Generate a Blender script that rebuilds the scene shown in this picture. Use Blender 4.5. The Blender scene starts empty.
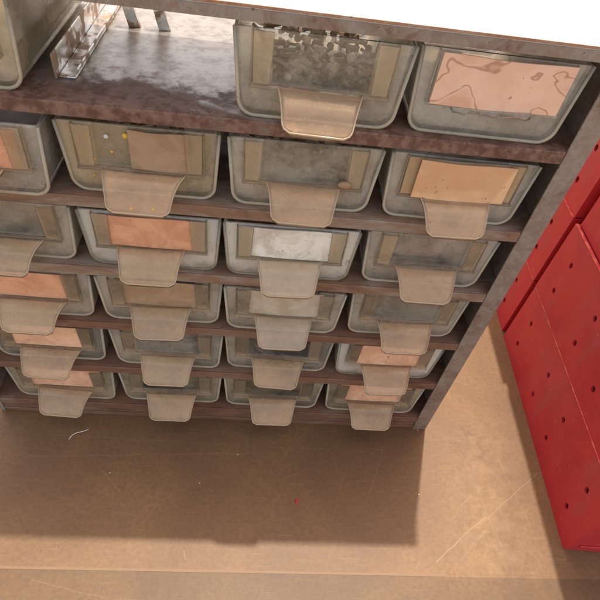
import bpy, bmesh, math, random
from mathutils import Vector, Matrix
random.seed(7)
U = 0.06                      # one drawer pitch = 60 mm; builders below work in drawer pitches

# ------------------------------------------------------------------ camera, world, sun, exposure
sc = bpy.context.scene
cam_d = bpy.data.cameras.new('camera'); cam = bpy.data.objects.new('camera', cam_d)
sc.collection.objects.link(cam); sc.camera = cam
R0 = Vector((0.99314125, -0.01389175, 0.11609254))
R1 = Vector((0.06791762, -0.73967547, -0.66952774))
R2 = Vector((0.09517172, 0.67282034, -0.73365873))
M = Matrix((R0, -R1, -R2)).transposed().to_4x4()
M.translation = Vector((2.21825, -2.79643, 4.88858)) * U
cam.matrix_world = M
cam_d.sensor_fit = 'HORIZONTAL'; cam_d.sensor_width = 36; cam_d.lens = 36 * 520.6 / 600
cam_d.clip_start = 0.005; cam_d.clip_end = 500

SUN_EL, SUN_AZ = math.radians(72.8), math.radians(15)
w = bpy.data.worlds.new('World'); sc.world = w; w.use_nodes = True
nt = w.node_tree; nt.nodes.clear()
sky = nt.nodes.new('ShaderNodeTexSky'); sky.sky_type = 'NISHITA'; sky.sun_disc = False
sky.sun_elevation = SUN_EL; sky.sun_rotation = SUN_AZ; sky.dust_density = 3.0; sky.ozone_density = 0.6
bg = nt.nodes.new('ShaderNodeBackground'); bg.inputs[1].default_value = 0.15
wo = nt.nodes.new('ShaderNodeOutputWorld')
wb = nt.nodes.new('ShaderNodeMix'); wb.data_type = 'RGBA'; wb.blend_type = 'MULTIPLY'; wb.inputs[0].default_value = 1
wb.inputs[7].default_value = (1.25, .99, .765, 1)          # the photograph's warm white balance
nt.links.new(sky.outputs[0], wb.inputs[6]); nt.links.new(wb.outputs[2], bg.inputs[0]); nt.links.new(bg.outputs[0], wo.inputs[0])
sd = bpy.data.lights.new('sun', 'SUN'); sd.energy = 2.0; sd.angle = math.radians(1.0); sd.color = (1.0, 0.91, 0.78)
so = bpy.data.objects.new('sun', sd); sc.collection.objects.link(so)
sdir = Vector((math.sin(SUN_AZ) * math.cos(SUN_EL), math.cos(SUN_AZ) * math.cos(SUN_EL), math.sin(SUN_EL)))
so.rotation_euler = sdir.to_track_quat('Z', 'Y').to_euler(); so.location = sdir * 5
sc.view_settings.view_transform = 'Standard'; sc.view_settings.look = 'None'
sc.view_settings.exposure = 1.25; sc.view_settings.gamma = 1
sc.cycles.transparent_max_bounces = 24; sc.cycles.max_bounces = 10

COL = sc.collection

# ------------------------------------------------------------------ node helpers
class NT:
    def __init__(s, name):
        s.m = bpy.data.materials.new(name); s.m.use_nodes = True
        s.t = s.m.node_tree; s.t.nodes.clear()
        s.out = s.n('ShaderNodeOutputMaterial')
        s.tc = s.n('ShaderNodeTexCoord')
    def n(s, k, **kw):
        x = s.t.nodes.new(k)
        for a, b in kw.items(): setattr(x, a, b)
        return x
    def L(s, a, b): s.t.links.new(a, b)
    def put(s, sock, v):
        if hasattr(v, 'node'): s.L(v, sock)
        else: sock.default_value = v
    def coords(s, scale=(1, 1, 1), rnd=True):
        mp = s.n('ShaderNodeMapping'); s.L(s.tc.outputs['Object'], mp.inputs[0]); mp.inputs['Scale'].default_value = scale
        if rnd:
            oi = s.n('ShaderNodeObjectInfo'); v = s.n('ShaderNodeVectorMath', operation='SCALE')
            v.inputs[0].default_value = (3.7, 5.1, 2.9); s.L(oi.outputs['Random'], v.inputs[3]); s.L(v.outputs[0], mp.inputs['Location'])
        return mp.outputs[0]
    def noise(s, co, scale, detail=5, rough=.6, dist=0):
        x = s.n('ShaderNodeTexNoise'); s.L(co, x.inputs['Vector'])
        x.inputs['Scale'].default_value = scale; x.inputs['Detail'].default_value = detail
        x.inputs['Roughness'].default_value = rough; x.inputs['Distortion'].default_value = dist
        return x.outputs['Fac']
    def ramp(s, f, a, b, lo=0., hi=1.):
        x = s.n('ShaderNodeMapRange'); x.interpolation_type = 'SMOOTHSTEP'; s.L(f, x.inputs[0])
        for i, v in enumerate((a, b, lo, hi)): x.inputs[i + 1].default_value = v
        return x.outputs[0]
    def mix(s, f, a, b):
        x = s.n('ShaderNodeMix', data_type='RGBA'); s.put(x.inputs[0], f)
        s.put(x.inputs[6], a if hasattr(a, 'node') else (*a, 1)); s.put(x.inputs[7], b if hasattr(b, 'node') else (*b, 1))
        return x.outputs[2]
    def math(s, op, a, b=0.):
        x = s.n('ShaderNodeMath', operation=op); s.put(x.inputs[0], a); s.put(x.inputs[1], b); return x.outputs[0]
    def bump(s, h, st, d=.001):
        x = s.n('ShaderNodeBump'); s.L(h, x.inputs['Height']); x.inputs['Strength'].default_value = st; x.inputs['Distance'].default_value = d
        return x.outputs[0]
    def principled(s, col, rough=.5, metal=0., spec=.5, normal=None):
        b = s.n('ShaderNodeBsdfPrincipled'); s.put(b.inputs['Base Color'], col if hasattr(col, 'node') else (*col, 1))
        s.put(b.inputs['Roughness'], rough); s.put(b.inputs['Metallic'], metal); s.put(b.inputs['Specular IOR Level'], spec)
        if normal is not None: s.L(normal, b.inputs['Normal'])
        s.L(b.outputs[0], s.out.inputs[0]); return s.m
    def segdist(s, p, q, wob=0.0004):
        """distance of the surface point to the segment p-q in the xy plane of the object (metres)"""
        if not hasattr(s, '_xy'):
            c = s.n('ShaderNodeSeparateXYZ'); s.L(s.tc.outputs['Object'], c.inputs[0]); s._xy = c
            s._wb = s.noise(s.coords(rnd=False), 40, 3)
        dx, dy = q[0] - p[0], q[1] - p[1]; ln = math.hypot(dx, dy); dx /= ln; dy /= ln
        px = s.math('SUBTRACT', s._xy.outputs[0], p[0]); py = s.math('SUBTRACT', s._xy.outputs[1], p[1])
        al = s.math('ADD', s.math('MULTIPLY', px, dx), s.math('MULTIPLY', py, dy))
        ac = s.math('SUBTRACT', s.math('MULTIPLY', px, -dy), s.math('MULTIPLY', py, -dx))
        ac = s.math('ADD', ac, s.math('MULTIPLY', s.math('SUBTRACT', s._wb, .5), wob * 8))
        ov = s.math('MAXIMUM', s.math('SUBTRACT', al, ln), s.math('MULTIPLY', al, -1.)); ov = s.math('MAXIMUM', ov, 0.)
        return s.math('SQRT', s.math('ADD', s.math('MULTIPLY', ac, ac), s.math('MULTIPLY', ov, ov)))

def plastic(name, clear, dirt, tlo, thi, dirt_amt=.7, trans=.5, scale=110, window=False):
    k = NT(name); co = k.coords()
    n1 = k.noise(co, scale, 8, .68, .4); n2 = k.noise(co, scale * .22, 4, .55, .8); n3 = k.noise(co, 900, 3, .6); n4 = k.noise(co, scale * 2.6, 6, .75, .5)
    f = k.math('MULTIPLY', k.ramp(k.math('ADD', k.math('MULTIPLY', n1, .55), k.math('MULTIPLY', n2, .45)), .42, .58), dirt_amt)
    col = k.mix(f, clear, dirt)
    if window:      # mineral streaks and specks, dirt packed along the floor of the bin
        st = k.noise(k.coords((3.2, 1, .5)), 150, 5, .7); col = k.mix(k.ramp(st, .56, .74, 0, .6), col, (.95, .90, .80))
        sx = k.n('ShaderNodeSeparateXYZ'); k.L(k.tc.outputs['Object'], sx.inputs[0])
        low = k.ramp(k.math('ADD', sx.outputs[2], k.math('MULTIPLY', k.math('SUBTRACT', n1, .5), .02)), .0, .10 * U, .55, 0); col = k.mix(low, col, (.33, .24, .15))
        bl = k.ramp(n4, .60, .68, 0, .65); col = k.mix(bl, col, (.36, .28, .19)); wsc = k.ramp(k.noise(k.coords((1, 1, 5)), 210, 3, .6), .68, .72, 0, .8); col = k.mix(wsc, col, (.98, .95, .88))
    sp = k.ramp(n3, .66, .72); col = k.mix(k.math('MULTIPLY', sp, .5), col, (.10, .06, .035))
    nb = k.bump(n1, .18, .0006)
    d = k.n('ShaderNodeBsdfDiffuse'); k.L(col, d.inputs[0]); k.L(nb, d.inputs['Normal'])
    t = k.n('ShaderNodeBsdfTranslucent'); k.L(col, t.inputs[0])
    m1 = k.n('ShaderNodeMixShader'); m1.inputs[0].default_value = trans; k.L(d.outputs[0], m1.inputs[1]); k.L(t.outputs[0], m1.inputs[2])
    tr = k.n('ShaderNodeBsdfTransparent'); tr.inputs[0].default_value = (1, .99, .96, 1)
    m2 = k.n('ShaderNodeMixShader'); 
    tf = k.ramp(k.math('ADD', k.math('MULTIPLY', n2, .7), k.math('MULTIPLY', n4, .3)), .36, .64, thi, tlo)
    if window:      # the wall is thinner and cleaner behind the label slot
        ax = k.ramp(k.math('ABSOLUTE', sx.outputs[0]), .262 * U, .275 * U, 1, 0); wz = k.ramp(sx.outputs[2], .195 * U, .21 * U)
        wy = k.ramp(sx.outputs[1], .03 * U, .05 * U, 1, 0)
        ww = k.math('MULTIPLY', k.math('MULTIPLY', ax, wz), wy)
        tf = k.math('MINIMUM', k.math('ADD', tf, k.math('MULTIPLY', ww, .22)), .93)
    k.L(tf, m2.inputs[0]); k.L(m1.outputs[0], m2.inputs[1]); k.L(tr.outputs[0], m2.inputs[2])
    g = k.n('ShaderNodeBsdfGlossy'); g.inputs['Roughness'].default_value = .13; k.L(nb, g.inputs['Normal'])
    fr = k.n('ShaderNodeFresnel'); fr.inputs[0].default_value = 1.45
    m3 = k.n('ShaderNodeMixShader'); k.L(fr.outputs[0], m3.inputs[0]); k.L(m2.outputs[0], m3.inputs[1]); k.L(g.outputs[0], m3.inputs[2])
    k.L(m3.outputs[0], k.out.inputs[0]); return k.m

def painted_steel(name, paint, rust, rust2, lo, hi, rough=.45, scale=45, stretch=(1, 1, 1)):
    k = NT(name); co = k.coords(stretch, rnd=False)
    n = k.noise(co, scale, 8, .68, .6); n2 = k.noise(co, scale * 5, 5, .6); n4 = k.noise(co, 700, 3, .6)
    f = k.ramp(k.math('ADD', k.math('MULTIPLY', n, .75), k.math('MULTIPLY', n2, .25)), lo, hi)
    rc = k.mix(k.ramp(n2, .35, .65), rust, rust2)
    pc = k.mix(k.ramp(n2, .4, .7, 0, .45), paint, tuple(c * .62 for c in paint))
    col = k.mix(f, pc, rc)
    col = k.mix(k.ramp(n4, .67, .72, 0, .7), col, (.05, .03, .025))
    rg = k.n('ShaderNodeMapRange'); k.L(f, rg.inputs[0]); rg.inputs[3].default_value = rough; rg.inputs[4].default_value = .75
    return k.principled(col, rg.outputs[0], 0, .5, k.bump(n2, .25, .0006))

# ------------------------------------------------------------------ materials
MAT = {}
MAT['shelf'] = painted_steel('rusty_shelf_steel', (.33, .26, .20), (.165, .075, .042), (.26, .145, .085), .40, .58, .42, 60, (.35, 1, 1))
MAT['shelf_rust'] = painted_steel('rusty_brown_steel', (.28, .19, .13), (.15, .068, .04), (.235, .12, .07), .34, .54, .5, 38, (.35, 1, 1))
MAT['frame'] = painted_steel('grey_cabinet_paint', (.31, .265, .215), (.17, .10, .065), (.28, .20, .15), .42, .60, .42, 90)
MAT['rust_edge'] = painted_steel('rusty_top_edge', (.44, .34, .27), (.32, .15, .08), (.44, .25, .15), .30, .5, .5, 70)
MAT['top'] = painted_steel('glare_top_paint', (.66, .63, .60), (.30, .12, .06), (.40, .22, .14), .66, .8, .4, 40)  # paler than the frame paint, standing in for sun glare on the top
k = NT('zinc_slot_floor'); co = k.coords(rnd=False)
n = k.noise(co, 34, 7, .65, .8); n2 = k.noise(co, 190, 6, .7)
fr_ = k.math('ADD', k.math('MULTIPLY', n, .7), k.math('MULTIPLY', n2, .3))
sx = k.n('ShaderNodeSeparateXYZ'); k.L(k.tc.outputs['Object'], sx.inputs[0])
edge = k.ramp(sx.outputs[1], -.07 * U, .75 * U, .24, -.06)        # handling has worn the plating off along the front
f = k.ramp(k.math('ADD', fr_, edge), .57, .72)
c = k.mix(f, k.mix(k.ramp(n2, .4, .65), (.44, .41, .37), (.30, .27, .235)), k.mix(k.ramp(n2, .4, .6), (.12, .055, .035), (.24, .14, .10)))
MAT['slot_floor'] = k.principled(c, k.ramp(f, 0, 1, .34, .6), k.ramp(f, 0, 1, .75, .0), .5, k.bump(n2, .25, .0005))
MAT['plastic'] = plastic('dusty_clear_plastic', (.97, .91, .77), (.74, .63, .47), .38, .78, .65, .25, 80, True)
MAT['plastic_grey'] = plastic('grey_clear_plastic', (.93, .88, .78), (.70, .61, .48), .34, .74, .65, .25, 80, True)
MAT['plastic_yellow'] = plastic('yellowed_clear_plastic', (.95, .82, .58), (.72, .56, .36), .38, .78, .65, .25, 80, True)
MAT['plastic_white'] = plastic('milky_white_plastic', (.97, .94, .84), (.88, .80, .66), .08, .30, .4, .3, 110, True)
MAT['rail'] = plastic('tan_rail_plastic', (.95, .78, .54), (.74, .55, .35), .58, .80, .3)
MAT['edge'] = plastic('pale_edge_plastic', (.96, .87, .68), (.74, .60, .40), .05, .3, .25)
MAT['rail_white'] = plastic('pale_rail_plastic', (.84, .74, .54), (.70, .56, .38), .5, .75, .25)
MAT['tab'] = plastic('tan_tab_plastic', (.97, .70, .43), (.88, .58, .34), .42, .70, .4, .35, 120)
MAT['tab_white'] = plastic('pale_tab_plastic', (.96, .80, .58), (.86, .66, .45), .38, .62, .4, .35, 120)
MAT['tab_grey'] = plastic('buff_tab_plastic', (.95, .72, .45), (.84, .61, .38), .42, .70, .5, .35, 120)
MAT['tab_rim'] = plastic('tab_edge_plastic', (.95, .78, .54), (.84, .62, .40), .0, .1, .3)

def card_mat(name, base, dark, stain=None, amt=.6, rings=False):
    k = NT(name); co = k.coords()
    n = k.noise(co, 80, 7, .7, .6); fib = k.noise(k.coords((1, 1, 6)), 260, 4, .6)
    col = k.mix(k.math('MULTIPLY', k.ramp(n, .38, .62), amt), base, dark)
    col = k.mix(k.math('MULTIPLY', fib, .25), col, tuple(c * .8 for c in base))
    if stain:
        sn = k.noise(k.coords(rnd=True), 34, 3, .45, .7)
        col = k.mix(k.ramp(sn, .50, .60, 0, .55), col, stain)
        if rings:
            d = k.math('ABSOLUTE', k.math('SUBTRACT', sn, .505))
            col = k.mix(k.ramp(d, .0, .012, .6, 0), col, (.33, .12, .06))
    sp = k.noise(co, 420, 2, .5); col = k.mix(k.ramp(sp, .70, .74, 0, .7), col, (.2, .09, .05))
    return k.principled(col, .8, 0, .25, k.bump(fib, .15, .0004))
MAT['card_stained'] = card_mat('water_stained_card', (.90, .61, .43), (.78, .46, .31), (.64, .32, .21), .5, True)
MAT['card_tan'] = card_mat('aged_tan_card', (.84, .55, .31), (.68, .36, .18), (.62, .31, .16), .5)
MAT['card_orange'] = card_mat('orange_card', (.84, .45, .26), (.64, .30, .17), None, .9)
MAT['card_peach'] = card_mat('peach_card', (.92, .58, .37), (.70, .38, .22), None, .9)
MAT['card_brown'] = card_mat('faded_brown_card', (.46, .31, .19), (.34, .21, .12), None, .8)
MAT['card_buff'] = card_mat('buff_card', (.62, .53, .40), (.45, .34, .22), None, .8)
MAT['card_white'] = card_mat('smudged_white_card', (.92, .88, .78), (.60, .52, .40), None, .9)
MAT['strip'] = card_mat('cream_paper_strip', (.82, .64, .42), (.64, .42, .22), None, .8)

k = NT('red_paint'); co = k.coords(rnd=False)
n = k.noise(co, 22, 6, .6, .3); n2 = k.noise(co, 220, 5, .65)
c = k.mix(k.ramp(n, .3, .75), (.60, .036, .042), (.46, .027, .032)); c = k.mix(k.ramp(n2, .62, .72, 0, .45), c, (.76, .19, .17))
c = k.mix(k.ramp(k.noise(co, 600, 2), .70, .74, 0, .6), c, (.14, .03, .03))
c = k.mix(k.ramp(k.noise(k.coords((1, 1, .25), False), 60, 6, .7), .50, .72, 0, .5), c, (.40, .085, .075))
c = k.mix(k.ramp(k.noise(co, 9, 4, .6), .45, .7, 0, .3), c, (.62, .12, .11))
c = k.mix(k.ramp(k.noise(co, 340, 4, .7), .66, .70, 0, .55), c, (.55, .33, .27))
MAT['red'] = k.principled(c, k.ramp(n, .3, .7, .38, .6), 0, .4, k.bump(n2, .12, .0005))
k = NT('bright_red_edge'); co = k.coords(rnd=False)
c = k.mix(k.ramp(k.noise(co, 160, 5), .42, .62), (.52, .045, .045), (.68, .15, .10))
MAT['red_edge'] = k.principled(c, .5)  # lighter scuffed red, with the bright rim line put into the colour

k = NT('bright_metal'); co = k.coords()
n = k.noise(co, 130, 4, .6); c = k.mix(k.ramp(n, .46, .56), (.72, .71, .68), (.36, .25, .17))
MAT['metal'] = k.principled(c, k.ramp(n, .4, .6, .22, .5), k.ramp(n, .45, .6, .9, .1))
k = NT('dark_steel'); co = k.coords(); n = k.noise(co, 200, 4, .6)
MAT['dark'] = k.principled(k.mix(n, (.13, .11, .10), (.26, .17, .12)), .5, .4)
k = NT('mixed_hardware'); co = k.coords(); n = k.noise(co, 150, 3, .6)
MAT['hardware'] = k.principled(k.mix(k.ramp(n, .4, .6), (.66, .60, .50), (.40, .28, .18)), .4, .25)
for nm, cl in (('yellow_bead', (.85, .55, .05)), ('white_bead', (.8, .78, .70)), ('ochre_bit', (.42, .25, .13)), ('stone_bit', (.55, .48, .40)),
               ('white_thread', (.85, .80, .70)), ('red_fleck', (.65, .03, .03)), ('dust_fleck', (.80, .66, .42))):
    k = NT(nm); n = k.noise(k.coords(), 300, 3); MAT[nm] = k.principled(k.mix(n, cl, tuple(x * .75 for x in cl)), .55)

# table: worn brown hardboard with scratches of its own
def table_mat(name, shade):
    k = NT(name); co = k.coords(rnd=False)
    n1 = k.noise(co, 14, 6, .6, .6); n2 = k.noise(k.coords((1, 7, 1), False), 90, 6, .65); n3 = k.noise(co, 420, 4, .7)
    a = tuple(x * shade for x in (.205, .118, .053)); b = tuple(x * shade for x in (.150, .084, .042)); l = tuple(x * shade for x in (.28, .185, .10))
    c = k.mix(k.ramp(n1, .36, .66), a, b)
    c = k.mix(k.ramp(n2, .5, .75, 0, .16), c, l)
    c = k.mix(k.ramp(n3, .35, .7, 0, .45), c, tuple(x * .6 for x in b)); n5 = k.noise(co, 1100, 3, .7); c = k.mix(k.ramp(n5, .6, .72, 0, .5), c, l); c = k.mix(k.ramp(k.noise(co, 60, 7, .72), .5, .66, 0, .3), c, b)
    # fine random scratches: thin bands of stretched, rotated noise
    for ang, sc_, th in ((35, (1, 34, 1), .69), (-58, (1, 40, 1), .70), (80, (1, 30, 1), .71)):
        mp = k.n('ShaderNodeMapping'); k.L(k.tc.outputs['Object'], mp.inputs[0]); mp.inputs['Rotation'].default_value = (0, 0, math.radians(ang)); mp.inputs['Scale'].default_value = sc_
        s_ = k.noise(mp.outputs[0], 34, 2, .5); c = k.mix(k.ramp(s_, th, th + .03, 0, .35), c, l)
    wear = None
    for p, q, wd, am in (((4.05, -1.40), (4.62, -.98), .012, .75), ((4.55, -1.05), (5.30, -.52), .010, .5), ((4.30, -1.38), (4.60, -1.10), .012, .4), ((4.55, -.45), (4.72, -1.3), .009, .35),
                         ((4.9, -.2), (5.05, -1.1), .009, .35), ((4.35, -.9), (4.75, -.65), .008, .4), ((4.2, -.2), (4.9, -.1), .008, .3),
                         ((.2, -.55), (2.4, -.42), .012, .25), ((.4, -.32), (3.6, -.36), .010, .2), ((.9, -.62), (1.15, -.85), .009, .3), ((1.4, -1.0), (1.9, -.7), .008, .25),
                         ((2.6, -.7), (3.4, -.35), .008, .25), ((3.1, -1.1), (3.3, -.5), .008, .25), ((3.45, -.9), (3.7, -.3), .008, .3), ((1.8, -1.35), (1.82, -1.42), .012, .6), ((.6, -1.6), (1.2, -1.72), .01, .4)):
        d = k.segdist((p[0] * U, p[1] * U), (q[0] * U, q[1] * U))
        c = k.mix(k.math('MULTIPLY', k.ramp(d, 0, wd * .65 * U, am * .55, 0), k.ramp(k._wb, .3, .5, .4, 1)), c, (.42 * shade, .30 * shade, .18 * shade))
    # broad scuffed area right of the cabinet
    d = k.segdist((4.75 * U, -.2 * U), (4.6 * U, -1.3 * U), 0)
    c = k.mix(k.math('MULTIPLY', k.ramp(d, 0, .6 * U, .2, 0), k.ramp(k.noise(co, 120, 6, .7), .35, .65)), c, tuple(x * shade for x in (.40, .28, .17)))
    return k.principled(c, .52, 0, .35, k.bump(n3, .12, .0004))
MAT['table'] = table_mat('worn_brown_hardboard', 1.0)
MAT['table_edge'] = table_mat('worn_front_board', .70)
k = NT('pale_raw_edge'); MAT['raw_edge'] = k.principled(k.mix(k.noise(k.coords(rnd=False), 200, 4), (.215, .13, .065), (.17, .10, .05)), .6)
k = NT('ground_concrete'); MAT['ground'] = k.principled(k.mix(k.noise(k.coords(rnd=False), 3, 8), (.30, .27, .23), (.22, .20, .17)), .9)

# ------------------------------------------------------------------ mesh helpers (all in drawer pitches)
def box(bm, x0, x1, y0, y1, z0, z1):
    v = [bm.verts.new((x * U, y * U, z * U)) for x in (x0, x1) for y in (y0, y1) for z in (z0, z1)]
    for f in ((0, 1, 3, 2), (4, 6, 7, 5), (0, 4, 5, 1), (2, 3, 7, 6), (0, 2, 6, 4), (1, 5, 7, 3)): bm.faces.new([v[i] for i in f])
    return v
def obj(name, bm, mat, parent=None, loc=None, bev=0, smooth=False):
    bmesh.ops.recalc_face_normals(bm, faces=bm.faces)
    me = bpy.data.meshes.new(name); bm.to_mesh(me); bm.free()
    me.materials.append(MAT[mat])
    o = bpy.data.objects.new(name, me); COL.objects.link(o)
    if parent is not None: o.parent = parent
    if loc is not None: o.location = Vector(loc) * U
    if smooth:
        for p in me.polygons: p.use_smooth = True
    if bev:
        b = o.modifiers.new('bevel', 'BEVEL'); b.width = bev * U; b.segments = 2; b.limit_method = 'ANGLE'; b.angle_limit = math.radians(40)
    return o
def empty(name, loc=(0, 0, 0), rz=0):
    o = bpy.data.objects.new(name, None); COL.objects.link(o); o.location = Vector(loc) * U; o.rotation_euler = (0, 0, rz); o.empty_display_size = .01; return o
def tag(o, label, cat, group=None, kind=None):
    o['label'] = label
    if cat: o['category'] = cat
    if group: o['group'] = group
    if kind: o['kind'] = kind
    return o
def copy_tree(o, parent=None):
    c = o.copy(); COL.objects.link(c)
    if parent is not None: c.parent = parent
    for ch in list(o.children): copy_tree(ch, c)
    return c
def tube(bm, pts, r, n=8, r2=None):
    pts = [Vector(p) * U for p in pts]; rings = []
    for i, p in enumerate(pts):
        t = (pts[min(i + 1, len(pts) - 1)] - pts[max(i - 1, 0)]).normalized()
        a = t.orthogonal().normalized() if i == 0 else (prev - prev.dot(t) * t).normalized()
        prev = a; b = t.cross(a); rr = (r if r2 is None else r + (r2 - r) * i / (len(pts) - 1)) * U
        rings.append([bm.verts.new(p + rr * (math.cos(2 * math.pi * j / n) * a + math.sin(2 * math.pi * j / n) * b)) for j in range(n)])
    for i in range(len(rings) - 1):
        for j in range(n): bm.faces.new((rings[i][j], rings[i][(j + 1) % n], rings[i + 1][(j + 1) % n], rings[i + 1][j]))
    bm.faces.new(rings[0][::-1]); bm.faces.new(rings[-1])

# ------------------------------------------------------------------ ground and table
bm = bmesh.new(); g = 400
for x0, x1, y0, y1 in ((-g, g, -g, g),):
    bm.faces.new([bm.verts.new((x, y, -.78)) for x, y in ((x0, y0), (x1, y0), (x1, y1), (x0, y1))])
tag(obj('ground', bm, 'ground'), 'pale concrete ground under the table', None, kind='structure')

tb = tag(empty('work_table', (0, 0, 0)), 'worn brown hardboard table top under the drawer cabinet', 'table')
bm = bmesh.new(); box(bm, -7, 12, -1.50, 7, -.35, 0); obj('tabletop', bm, 'table', tb)
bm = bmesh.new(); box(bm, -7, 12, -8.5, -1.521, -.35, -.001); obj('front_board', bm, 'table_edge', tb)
bm = bmesh.new(); box(bm, -7, 4.12, -1.521, -1.50, -.35, .0015); obj('seam_strip', bm, 'raw_edge', tb)
bm = bmesh.new(); box(bm, 4.12, 12, -1.521, -1.50, -.35, -.001); obj('seam_strip', bm, 'table', tb)
for x in (-6.6, 11.2):
    for y in (-8.3, 6.4):
        bm = bmesh.new(); box(bm, x, x + .6, y, y + .6, -13, -.352); obj('leg', bm, 'table_edge', tb)

# ------------------------------------------------------------------ cabinet
ZD, H = .2338, .6304
YF, XL, XR, ZT0, ZT1, YB = -.077, -.17, 4.185, 3.905, 3.982, 1.48
def zrow(r): return ZD + (6 - r) * H
cab = tag(empty('parts_cabinet', (0, 0, 0)), 'grey and rusty steel cabinet holding rows of clear drawers', 'cabinet')
bm = bmesh.new(); vv = box(bm, XL - .1, XR + .03, YF, 1.12, ZT0 + .055, ZT1)  # rear of the top left open, an added gap so sun reaches the slot
for v in vv:                                             # right edge flares towards the back, leaving the cast shadow straight
    if v.co.x > 2 * U and v.co.y > .5 * U: v.co.x += .17 * U
box(bm, XL - .1, XR + .03, YF + .002, YF + .018, ZT0, ZT0 + .054)
obj('top_panel', bm, 'top', cab, bev=.012)
bm = bmesh.new(); box(bm, XL - .085, XR + .02, YF - .003, YF + .001, ZT0 + .002, ZT1 - .018); obj('top_flange', bm, 'frame', cab, bev=.002)
for s, (a, b, fa, fb) in {'r': (XR - .018, XR, 4.04, XR), 'l': (XL, XL + .018, XL, -.125)}.items():
    bm = bmesh.new(); box(bm, a, b, YF + .016, YB, 0, ZT0 - .001); box(bm, fa, fb, YF, YF + .015, 0, ZT0 - .001)
    obj('side_panel', bm, 'frame', cab, bev=.006)
for r in range(1, 7):
    z = zrow(r)
    bm = bmesh.new()
    box(bm, XL + .019, XR - .019, YF + .017, YB - .02, z - .024, z - .004)
    box(bm, -.12, 4.035, YF - .001, YF + .016, z - .088, z - .003)
    box(bm, -.12, 4.035, YF + .017, YF + .07, z - .088, z - .076)
    obj('shelf', bm, 'slot_floor' if r == 1 else ('shelf' if r in (2, 3) else 'shelf_rust'), cab, bev=.010)
    bm = bmesh.new(); box(bm, XL + .019, XR - .019, YB - .018, YB - .002, z - .08, z - .025); obj('back_rail', bm, 'frame', cab)
    bm = bmesh.new()      # bent clip that carries the shelf on the side panel
    box(bm, XR - .05, XR - .019, .02, .28, z - .18, z - .026); box(bm, XR - .12, XR - .051, .02, .28, z - .045, z - .026)
    box(bm, XR - .04, XR - .019, .35, .5, z + .05, z + .42)
    obj('shelf_clip', bm, 'shelf_rust', cab, bev=.006)
bm = bmesh.new(); box(bm, -.12, 4.035, YF + .006, YF + .02, 0, ZD - .089); obj('base_skirt', bm, 'shelf_rust', cab, bev=.006)
bm = bmesh.new(); box(bm, -.12, 4.035, YF - .006, YF + .005, .06, .078); obj('base_ridge', bm, 'shelf_rust', cab, bev=.004)
bm = bmesh.new(); box(bm, XL - .1, XR + .03, YF - .005, YF + .0015, ZT1 - .012, ZT1 + .003); obj('rusty_edge', bm, 'rust_edge', cab, bev=.002)
# guide channel and bent stop tabs in the empty slot
z = zrow(1)
bm = bmesh.new()
box(bm, 1.02, 1.035, .17, 1.40, z - .003, z + .14); box(bm, 1.036, 1.135, .19, 1.40, z - .003, z + .012); box(bm, 1.122, 1.135, .24, 1.30, z + .013, z + .034)
obj('drawer_guide', bm, 'metal', cab, bev=.006)
for x in (1.30, 1.505):
    bm = bmesh.new(); prof = []
    for i in range(13):
        t = i / 12; prof.append((x - .07 * math.sin(t * 1.8), 1.04 + .10 * t * t, z - .003 + .44 * t, .040 - .012 * t))
    va = [[bm.verts.new(((px + sx * wd) * U, (py + sy * .014) * U, pz * U)) for sx, sy in ((-1, -1), (1, -1), (1, 1), (-1, 1))] for px, py, pz, wd in prof]
    for a, b in zip(va, va[1:]):
        for j in range(4): bm.faces.new((a[j], a[(j + 1) % 4], b[(j + 1) % 4], b[j]))
    bm.faces.new(va[0]); bm.faces.new(va[-1])
    obj('stop_tab', bm, 'metal', cab)

# ------------------------------------------------------------------ drawers
HD, HB, HT, DEP, T = .475, .447, .476, 1.34, .022
def bin_bm():
    bm = bmesh.new()
    def prof(ins):
        r = .095 - ins * .6; zb = ins; P = [(-(HT - ins), HD)]
        hb = HB - ins
        P.append((-hb - .004, zb + r))
        for i in range(1, 8):
            a = math.pi + (math.pi / 2) * i / 8; P.append((-hb + r + r * math.cos(a), zb + r + r * math.sin(a)))
        P.append((-hb + r, zb))
        return P + [(-x, zz) for x, zz in reversed(P)]
    O, I = prof(0), prof(T)
    def ring(P, y): return [bm.verts.new((x * U, y * U, zz * U)) for x, zz in P]
    o0, o1, i0, i1 = ring(O, 0), ring(O, DEP), ring(I, T), ring(I, DEP - T)
    n = len(O)
    for a, b in ((o0, o1), (i1, i0)):
        for j in range(n - 1): bm.faces.new((a[j], a[j + 1], b[j + 1], b[j]))
    for f in (o0, o1, i0, i1): bm.faces.new(f)
    for a, b in (((o0[0], o1[0]), (i0[0], i1[0])), ((o0[-1], o1[-1]), (i0[-1], i1[-1]))): bm.faces.new((a[0], a[1], b[1], b[0]))
    bm.faces.new((o0[0], i0[0], i0[-1], o0[-1])); bm.faces.new((o1[0], i1[0], i1[-1], o1[-1]))
    return bm
def bead_bm():
    P = []; r = .095
    for i in range(9): a = math.pi + (math.pi / 2) * i / 8; P.append((-HB + r + r * math.cos(a), r + r * math.sin(a)))
    P = [(-HT, HD)] + P; P = P + [(-x, zz) for x, zz in reversed(P)]
    bm = bmesh.new(); tube(bm, [(x * .992, -.004, .006 + zz * .985) for x, zz in P], .011, 6); return bm
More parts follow.
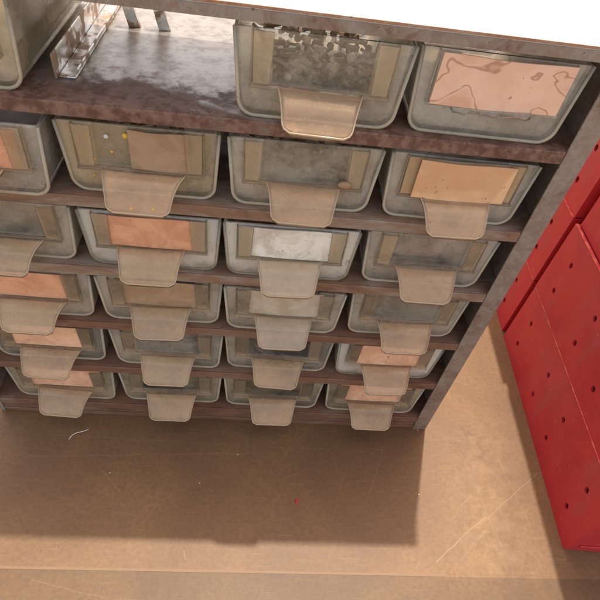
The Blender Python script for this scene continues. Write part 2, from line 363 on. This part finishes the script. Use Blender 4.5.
def holder_bm():
    """the two upright rails and the lip that hold a label card on the drawer front"""
    bm = bmesh.new()
    for s in (-1, 1):
        v = []
        for y in (-.036, -.028):
            for (x, zz) in ((.278, .203), (.368, .203), (.376, .474), (.268, .474)): v.append(bm.verts.new((s * x * U, y * U, zz * U)))
        for f in ((0, 1, 2, 3), (4, 5, 6, 7), (0, 1, 5, 4), (1, 2, 6, 5), (2, 3, 7, 6), (3, 0, 4, 7)): bm.faces.new([v[i] for i in f])
        box(bm, s * .374, s * .384, -.027, -.001, .20, .474)
    box(bm, -.385, .385, -.046, -.001, .182, .197)
    return bm
def tab_bm(flare=0., broken=False):
    bm = bmesh.new(); nu, nv = 14, 18
    top, bot = [], []
    for j in range(nv + 1):
        v = j / nv
        if broken: v *= .16
        y = -.045 - .205 * (v ** .9); zz = .190 - .030 * v - .128 * v ** 2.0
        hw = .186 + .046 * (1 - v) ** 1.25
        r = .19                                   # rounded corners at the free end
        if not broken and v > 1 - r * .8:
            d = (v - (1 - r * .8)) / (r * .8); hw -= .040 * (1 - math.sqrt(max(0, 1 - d * d)))
        ra, rb = [], []
        for i in range(nu + 1):
            u = -1 + 2 * i / nu
            x = u * hw + (flare * max(0, u) * (1 - v) ** 2)
            jag = (.014 * math.sin(i * 2.3) + .010 * math.sin(i * 5.1)) if broken and j == nv else 0
            lift = -.002 * (1 - u * u)
            rim = .010 if (abs(u) > .93 or (v > .96)) and not broken else 0
            ra.append(bm.verts.new((x * U, (y + jag) * U, (zz + lift + .011 + rim) * U))); rb.append(bm.verts.new((x * U, (y + jag + .004) * U, (zz + lift - .011) * U)))
        top.append(ra); bot.append(rb)
    for j in range(nv):
        for i in range(nu):
            bm.faces.new((top[j][i], top[j][i + 1], top[j + 1][i + 1], top[j + 1][i])); bm.faces.new((bot[j][i], bot[j + 1][i], bot[j + 1][i + 1], bot[j][i + 1]))
    for j in range(nv):
        for i in (0, nu): bm.faces.new((top[j][i], top[j + 1][i], bot[j + 1][i], bot[j][i]))
    for i in range(nu):
        for j in (0, nv): bm.faces.new((top[j][i], top[j][i + 1], bot[j][i + 1], bot[j][i]))
    return bm
def rim_bm(flare=0.):
    """thickened moulded edge that runs round the tab"""
    pts = []
    for s in (-1, 1):
        side = []
        for j in range(19):
            v = j / 18
            y = -.045 - .205 * (v ** .9); zz = .190 - .030 * v - .128 * v ** 2.0 + .010
            hw = .186 + .046 * (1 - v) ** 1.25
            if v > 1 - .152: d = (v - .848) / .152; hw -= .040 * (1 - math.sqrt(max(0, 1 - d * d)))
            side.append((s * hw + (flare * (1 - v) ** 2 if s > 0 else 0), y, zz))
        pts += side if s < 0 else side[::-1]
    bm = bmesh.new(); tube(bm, pts, .0065, 6); return bm

d0 = empty('storage_drawer', (0, 0, 0))
obj('bin', bin_bm(), 'plastic', d0, bev=.008, smooth=False)
obj('front_edge', bead_bm(), 'edge', d0, smooth=True)
obj('label_holder', holder_bm(), 'rail', d0, bev=.004)
tb0 = obj('pull_tab', tab_bm(), 'tab', d0, smooth=True); obj('tab_rim', rim_bm(), 'tab_rim', tb0, smooth=True)
TABMESH = {'flared': (tab_bm(.03), rim_bm(.03))}
def mk(bm, name, mat):
    bmesh.ops.recalc_face_normals(bm, faces=bm.faces); me = bpy.data.meshes.new(name); bm.to_mesh(me); bm.free(); me.materials.append(MAT[mat])
    for p in me.polygons: p.use_smooth = True
    return me
FL_TAB, FL_RIM, BROKEN = mk(tab_bm(.03), 'pull_tab', 'tab'), mk(rim_bm(.03), 'tab_rim', 'tab_rim'), mk(tab_bm(0, True), 'tab_stub', 'plastic_grey')
for a in TABMESH['flared']: a.free()

ORD = ['top', 'second', 'third', 'fourth', 'fifth', 'bottom']
COLN = ['far left', 'second', 'third', 'right end']
#  (row, col): bin material, rail, tab, dx, dy, flare, label
D = {}
def dd(r, c, b, rail, tab, dx, dy, lab, flare=False, broken=False): D[(r, c)] = (b, rail, tab, dx, dy, lab, flare, broken)
dd(1, 2, 'plastic', 'rail', 'tab', .02, -.02, 'large looking clear drawer in the top row just right of the empty slot')
dd(1, 0, 'plastic_yellow', 'rail', 'tab', -.03, .0, 'clear drawer showing its long side wall beside the empty slot', broken=True)
dd(1, 3, 'plastic_grey', 'plastic_grey', 'tab', .0, .0, 'grey drawer with broken off tab and a water stained card in front', broken=True)
dd(2, 0, 'plastic_grey', 'rail', 'tab', .0, -.10, 'drawer pulled slightly out at the left edge of the second row')
dd(2, 1, 'plastic_yellow', 'rail', 'tab', .0, .0, 'yellowed drawer with yellow dots seen inside, under the empty slot', flare=True)
dd(2, 2, 'plastic', 'rail', 'tab', .0, .0, 'cloudy drawer with a small tan lump behind its front, second row')
dd(2, 3, 'plastic_grey', 'rail', 'tab', .0, .0, 'grey drawer with a tan card and tab at the right of the second row')
dd(3, 0, 'plastic', 'rail', 'tab_grey', .01, .0, 'uncarded drawer at the left end of the third row', flare=True)
dd(3, 1, 'plastic_white', 'rail_white', 'tab_grey', .01, -.02, 'pale drawer with one wide plain orange card, third row')
dd(3, 2, 'plastic_white', 'rail_white', 'tab_white', -.02, -.03, 'brightest milky white drawer in the middle of the third row')
dd(3, 3, 'plastic_grey', 'rail', 'tab', -.01, .0, 'greyish uncarded drawer at the right end of the third row')
dd(4, 0, 'plastic', 'rail', 'tab_grey', .03, .0, 'drawer with orange card at the left end of the fourth row', flare=True)
dd(4, 1, 'plastic', 'rail', 'tab_grey', .02, .0, 'drawer with faded brown card below the plain orange card, fourth row')
dd(4, 2, 'plastic', 'rail_white', 'tab_white', -.01, -.02, 'buff drawer directly below the milky white drawer')
dd(4, 3, 'plastic', 'rail', 'tab', .0, .0, 'cloudy uncarded drawer at the right end of the fourth row')
dd(5, 0, 'plastic', 'rail', 'tab', .02, .0, 'drawer with peach orange card at the left end of the fifth row', flare=True)
dd(5, 1, 'plastic', 'rail', 'tab_grey', .03, -.02, 'dusty uncarded drawer second from the left in the fifth row')
dd(5, 2, 'plastic', 'rail', 'tab', .0, .0, 'dusty uncarded drawer third from the left in the fifth row')
dd(5, 3, 'plastic_white', 'rail', 'tab', .0, .0, 'whitish drawer with peach card at the right end of the fifth row')
dd(6, 0, 'plastic_yellow', 'rail', 'tab', .02, .0, 'drawer with a bright orange card at the bottom left corner', flare=True)
dd(6, 1, 'plastic_yellow', 'rail', 'tab', .02, .0, 'dim brown tinted drawer second from the left in the bottom row')
dd(6, 2, 'plastic_yellow', 'rail', 'tab', .0, .0, 'dim brown tinted drawer third from the left in the bottom row')
dd(6, 3, 'plastic_yellow', 'rail', 'tab', .0, .0, 'drawer with peach card and tab at the bottom right corner')
first = True
for (r, c), (b, rail, tab, dx, dy, lab, flare, broken) in D.items():
    o = d0 if first else copy_tree(d0); first = False
    o.location = Vector((c + .5 + dx, dy + (random.uniform(-.02, .02) if r > 3 else 0), zrow(r))) * U
    o.rotation_euler = (0, 0, random.uniform(-.014, .014))
    for ch in o.children:
        nm = ch.name.split('.')[0]
        if nm == 'pull_tab':
            if flare: ch.data = FL_TAB; ch.children[0].data = FL_RIM
            if broken:
                ch.data = BROKEN; bpy.data.objects.remove(ch.children[0])
                ch['label'] = 'broken stub of the pull tab'
            ch.rotation_euler = (random.uniform(-.05, .05), random.uniform(-.03, .03), random.uniform(-.03, .03))
        s = ch.material_slots[0]; s.link = 'OBJECT'
        s.material = MAT[{'bin': b, 'front_edge': ('rail_white' if b == 'plastic_white' else 'edge'), 'label_holder': rail, 'pull_tab': ('plastic_grey' if broken else tab)}[nm]]
    tag(o, lab, 'drawer', 'clear storage drawers in the cabinet')

# ------------------------------------------------------------------ label cards
def card(r, c, mat, lab, x0=-.365, x1=.365, z0=.20, z1=.468, y=-.026, sk=0., name='label_card', grp='cards in the drawer label holders'):
    b, rail, tab, dx, dy, *_ = D[(r, c)]
    bm = bmesh.new(); nx = 10; F, B = [], []
    for i in range(nx + 1):
        t = i / nx; x = x0 + (x1 - x0) * t; bow = -.006 * math.sin(math.pi * t)
        zt = z1 + sk * t + (.004 * math.sin(7 * t + r)); zb = z0 + .003 * math.sin(5 * t + c)
        F.append([bm.verts.new((x * U, bow * U, q * U)) for q in (zb, zt)]); B.append([bm.verts.new((x * U, (bow + .008) * U, q * U)) for q in (zb, zt)])
    for i in range(nx):
        bm.faces.new((F[i][0], F[i + 1][0], F[i + 1][1], F[i][1])); bm.faces.new((B[i][0], B[i][1], B[i + 1][1], B[i + 1][0]))
        bm.faces.new((F[i][0], B[i][0], B[i + 1][0], F[i + 1][0])); bm.faces.new((F[i][1], F[i + 1][1], B[i + 1][1], B[i][1]))
    for i in (0, nx): bm.faces.new((F[i][0], F[i][1], B[i][1], B[i][0]))
    o = obj(name, bm, mat); o.location = Vector((c + .5 + dx, dy + y, zrow(r))) * U
    return tag(o, lab, 'card', grp)
card(1, 3, 'card_stained', 'large pinkish card with wavy water stain rings on the grey drawer', -.37, .37, .198, .472, -.056)
card(2, 3, 'card_tan', 'tan card with a brown blotch on the right drawer of the second row', -.30, .31, .20, .47, -.056)
card(2, 3, 'strip', 'cream paper strip showing at both ends behind the tan blotched card', -.365, .37, .20, .466, -.020, name='paper_strip')
card(2, 0, 'card_orange', 'orange card end on the pulled out drawer at the left edge', -.36, .33, .20, .44, -.024)
card(2, 1, 'card_brown', 'brown tinted card filling the right half of the yellowed drawer front', -.06, .30, .20, .462, -.024)
card(3, 1, 'card_orange', 'wide plain orange card on the pale drawer of the third row', -.345, .355, .203, .462, -.020)
card(3, 2, 'card_white', 'smudged white card on the milky white drawer of the third row', -.35, .35, .205, .468, -.020)
card(4, 0, 'card_orange', 'orange card on the left end drawer of the fourth row', -.345, .355, .203, .462, -.020)
card(4, 1, 'card_brown', 'faded brown card on the drawer below the wide orange card', -.33, .33, .20, .468, -.024)
card(4, 2, 'card_buff', 'buff card on the drawer below the milky white drawer', -.30, .30, .20, .468, -.024)
card(5, 0, 'card_peach', 'peach orange card on the left end drawer of the fifth row', -.345, .355, .203, .462, -.020)
card(5, 3, 'card_peach', 'bright peach card on the whitish drawer of the fifth row', -.345, .355, .203, .462, -.020)
card(6, 0, 'card_peach', 'creased orange card on the bottom left corner drawer', -.345, .355, .203, .462, -.020)
card(6, 3, 'card_peach', 'peach card on the bottom right corner drawer', -.345, .355, .203, .462, -.020)

# ------------------------------------------------------------------ bits inside drawers
def ball(name, mat, p, r, lab, cat, grp=None, sq=(1, 1, 1)):
    bm = bmesh.new(); bmesh.ops.create_icosphere(bm, subdivisions=2, radius=r * U)
    for v in bm.verts: v.co = Vector((v.co.x * sq[0], v.co.y * sq[1], v.co.z * sq[2])) * (1 + .12 * math.sin(v.co.x * 900 + v.co.y * 700))
    return tag(obj(name, bm, mat, None, p, smooth=True), lab, cat, grp)
def pile(r, c, n, lab, seed):
    rnd = random.Random(seed); bm = bmesh.new(); b, rail, tab, dx, dy, *_ = D[(r, c)]
    for i in range(n):
        x, y = rnd.uniform(-.36, .36), .08 + 1.1 * rnd.random() ** 1.4; zz = .06 + rnd.random() ** 1.3 * .26 * math.exp(-y * .4)
        a = rnd.uniform(0, math.pi); l = rnd.uniform(.05, .14); t = rnd.uniform(-.3, .3)
        p = Vector((x, y, zz)); q = Vector((math.cos(a) * l, math.sin(a) * l, t * l))
        q.x = max(-.40, min(.40, p.x + q.x)) - p.x; q.y = max(.05, p.y + q.y) - p.y
        tube(bm, [p, p + q * .8, p + q * .82, p + q], rnd.choice((.010, .013, .017)), 6); tube(bm, [p - q.normalized() * .012, p], rnd.choice((.018, .024)), 8)
    o = obj('loose_screws', bm, 'hardware'); o.location = Vector((c + .5 + dx, dy, zrow(r))) * U
    tag(o, lab, 'screws', kind='stuff')
pile(1, 2, 170, 'dull screws seen through the top row drawer beside the empty slot', 1)
pile(2, 2, 110, 'dull screws lying in the cloudy drawer of the second row', 2)
pile(3, 3, 110, 'dull screws in the right end drawer of the third row', 3)
pile(4, 3, 110, 'dull screws in the right end drawer of the fourth row', 4)
pile(5, 1, 110, 'dull screws in the second drawer of the fifth row', 5)
pile(5, 2, 110, 'dull screws in the third drawer of the fifth row', 6)
pile(2, 1, 110, 'dull screws in the yellowed drawer under the empty slot', 7)
pile(3, 0, 110, 'dull screws in the uncarded drawer at the left end of the third row', 8)
pile(4, 1, 110, 'dull screws in the drawer with the faded brown card', 9)
pile(6, 1, 110, 'dull screws in the second drawer of the bottom row', 10)
pile(6, 2, 110, 'dull screws in the third drawer of the bottom row', 11)
Z2 = zrow(2)
for x, zz, rr, m_ in ((1.31, .40, .015, 'white_bead'), (1.42, .415, .019, 'yellow_bead'), (1.22, .24, .009, 'yellow_bead'), (1.33, .30, .009, 'yellow_bead'), (1.20, .12, .007, 'yellow_bead'), (1.46, .44, .010, 'yellow_bead')):
    ball('bead', m_, (x, -.012, Z2 + zz), rr, ('small yellow bead' if m_ == 'yellow_bead' else 'single white bead') + ' stuck on the front of the yellowed drawer under the empty slot', 'bead', 'yellow beads on the yellowed drawer' if m_ == 'yellow_bead' else None, (1, .5, 1))
for x, zz in ((1.47, .03), (1.60, .035)):
    ball('bead', 'yellow_bead', (x, -.268 + .06 * (zz > .05), Z2 + zz + .055), .008, 'tiny yellow speck on the flared tab of the yellowed drawer', 'bead', 'specks on the flared tab')
for x, zz, rr in ((.07, .37, .009), (.24, .40, .009), (.27, .27, .007)):
    ball('bead', 'yellow_bead', (x + .13, -.17, Z2 + zz), rr, 'tiny yellow speck on the pulled out drawer at the left edge', 'bead', 'specks on the pulled out drawer', (1, .5, 1))
ball('plastic_fitting', 'ochre_bit', (2.76, -.035, Z2 + .225), .036, 'small tan lump resting on the label lip of the cloudy drawer', 'fitting', None, (1.3, .5, .8))
ball('stone', 'stone_bit', (2.16, .10, Z2 + .10), .075, 'pale lump inside the lower left corner of the cloudy drawer', 'stone', None, (1.3, .7, .8))

# ------------------------------------------------------------------ red perforated boxes
def panel_with_holes(L, Hh, holes, t):
    """upright sheet in the yz plane, x from 0 to t, with real holes"""
    bm = bmesh.new(); edges = []
    def loop(pts):
        vs = [bm.verts.new((0, a * U, b * U)) for a, b in pts]
        es = [bm.edges.new((vs[i], vs[(i + 1) % len(vs)])) for i in range(len(vs))]; edges.extend(es)
    loop([(0, 0), (L, 0), (L, Hh), (0, Hh)])
    for a, b in holes: loop([(a + .029 * math.cos(2 * math.pi * i / 16), b + .037 * math.sin(2 * math.pi * i / 16)) for i in range(16)])
    bmesh.ops.triangle_fill(bm, use_beauty=True, edges=edges)
    fs = list(bm.faces); r = bmesh.ops.extrude_face_region(bm, geom=fs)
    for v in [g for g in r['geom'] if isinstance(g, bmesh.types.BMVert)]: v.co.x += t * U
    return bm
RL, RH, RW = 2.575, .915, 1.7
HO = [(a, b) for a in (.31, 1.02, 1.55, 2.26) for b in (.25, .62)]
AX = math.radians(-3.42); RO = Vector((5.310, -1.264, 0))
dirv = Vector((math.sin(math.radians(3.42)), math.cos(math.radians(3.42)), 0)); perp = Vector((dirv.y, -dirv.x, 0))
rb = empty('red_box')
obj('side_panel', panel_with_holes(RL, RH, HO, .03), 'red', rb)
p = panel_with_holes(RL, RH, HO, .03)
for v in p.verts: v.co.x += (RW - .03) * U
obj('side_panel', p, 'red', rb)
bm = bmesh.new(); box(bm, .031, RW - .031, 0.002, .03, .002, RH - .001); obj('front_panel', bm, 'red', rb)
bm = bmesh.new(); box(bm, .10, RW - .10, -.012, .001, .10, .135); obj('front_rib', bm, 'red', rb, bev=.01)
bm = bmesh.new(); box(bm, .031, RW - .031, RL - .03, RL - .002, .002, RH - .001); obj('back_panel', bm, 'red', rb)
bm = bmesh.new(); box(bm, .031, RW - .031, .031, RL - .031, .003, .03); obj('bottom_panel', bm, 'red', rb)
bm = bmesh.new(); box(bm, .031, RW - .031, .031, RL - .031, RH - .03, RH - .004); obj('lid', bm, 'red', rb)
bm = bmesh.new(); box(bm, -.006, .024, .01, RL - .01, RH + .001, RH + .012); obj('bright_edge', bm, 'red_edge', rb, bev=.003)  # lighter lip along the top, painted as a ledge catching light
POS = [('near', 0, 0, 0, 0, 'lowest red perforated box of the stack nearest the front'), ('near', 0, 1, .004, .2, 'second red perforated box from the table in the front stack'), ('near', -.03, 2, .05, .4, 'top red perforated box of the front stack, set back a little'),
       ('far', 2.66, 0, 0, 0, 'lowest red perforated box of the stack behind, next to the cabinet'), ('far', 2.66, 1, -.004, -.2, 'second red perforated box from the table in the rear stack'), ('far', 2.665, 2, .004, .15, 'topmost red perforated box of the rear stack')]
for i, (wh, u, tier, inset, rot, lab) in enumerate(POS):
    o = rb if i == 0 else copy_tree(rb)
    o.location = (RO + dirv * u + perp * inset + Vector((0, 0, tier * (RH + .0135)))) * U
    o.rotation_euler = (0, 0, AX + math.radians(rot))
    tag(o, lab, 'box', 'stacked red perforated boxes')

# ------------------------------------------------------------------ crumbs and threads on the table
def thread(name, pts, r, mat, lab, cat='thread'):
    bm = bmesh.new(); tube(bm, pts, r, 5); return tag(obj(name, bm, mat, smooth=True), lab, cat)
thread('thread_scrap', [(.56, -.36, .008), (.58, -.32, .012), (.62, -.29, .015), (.67, -.275, .012), (.72, -.245, .010)], .0038, 'white_thread', 'short white bent thread lying on the table below the bottom left drawers')
bm = bmesh.new(); tube(bm, [(2.78, -.92, .004), (2.785, -.90, .008), (2.79, -.87, .004)], .010, 6); tag(obj('red_paint_chip', bm, 'red_fleck'), 'small red paint chip on the table in the cabinet shadow', 'paint chip')
for i, (x, y) in enumerate(((3.99, -.79), (1.86, -.75), (1.02, -.68), (4.10, -.09), (2.2, -.45))):
    bm = bmesh.new(); bmesh.ops.create_icosphere(bm, subdivisions=1, radius=.0055 * U)
    for v in bm.verts: v.co.x *= 1.6; v.co.z *= .6
    tag(obj('crumb', bm, 'dust_fleck', None, (x, y, .006)), ('tiny pale crumb at the right edge of the cabinet shadow', 'tiny pale crumb in the middle of the cabinet shadow', 'tiny pale crumb in the left of the cabinet shadow', 'tiny pale crumb at the foot of the cabinet corner', 'tiny pale crumb close to the bottom row of tabs')[i], 'crumb', 'crumbs on the table')
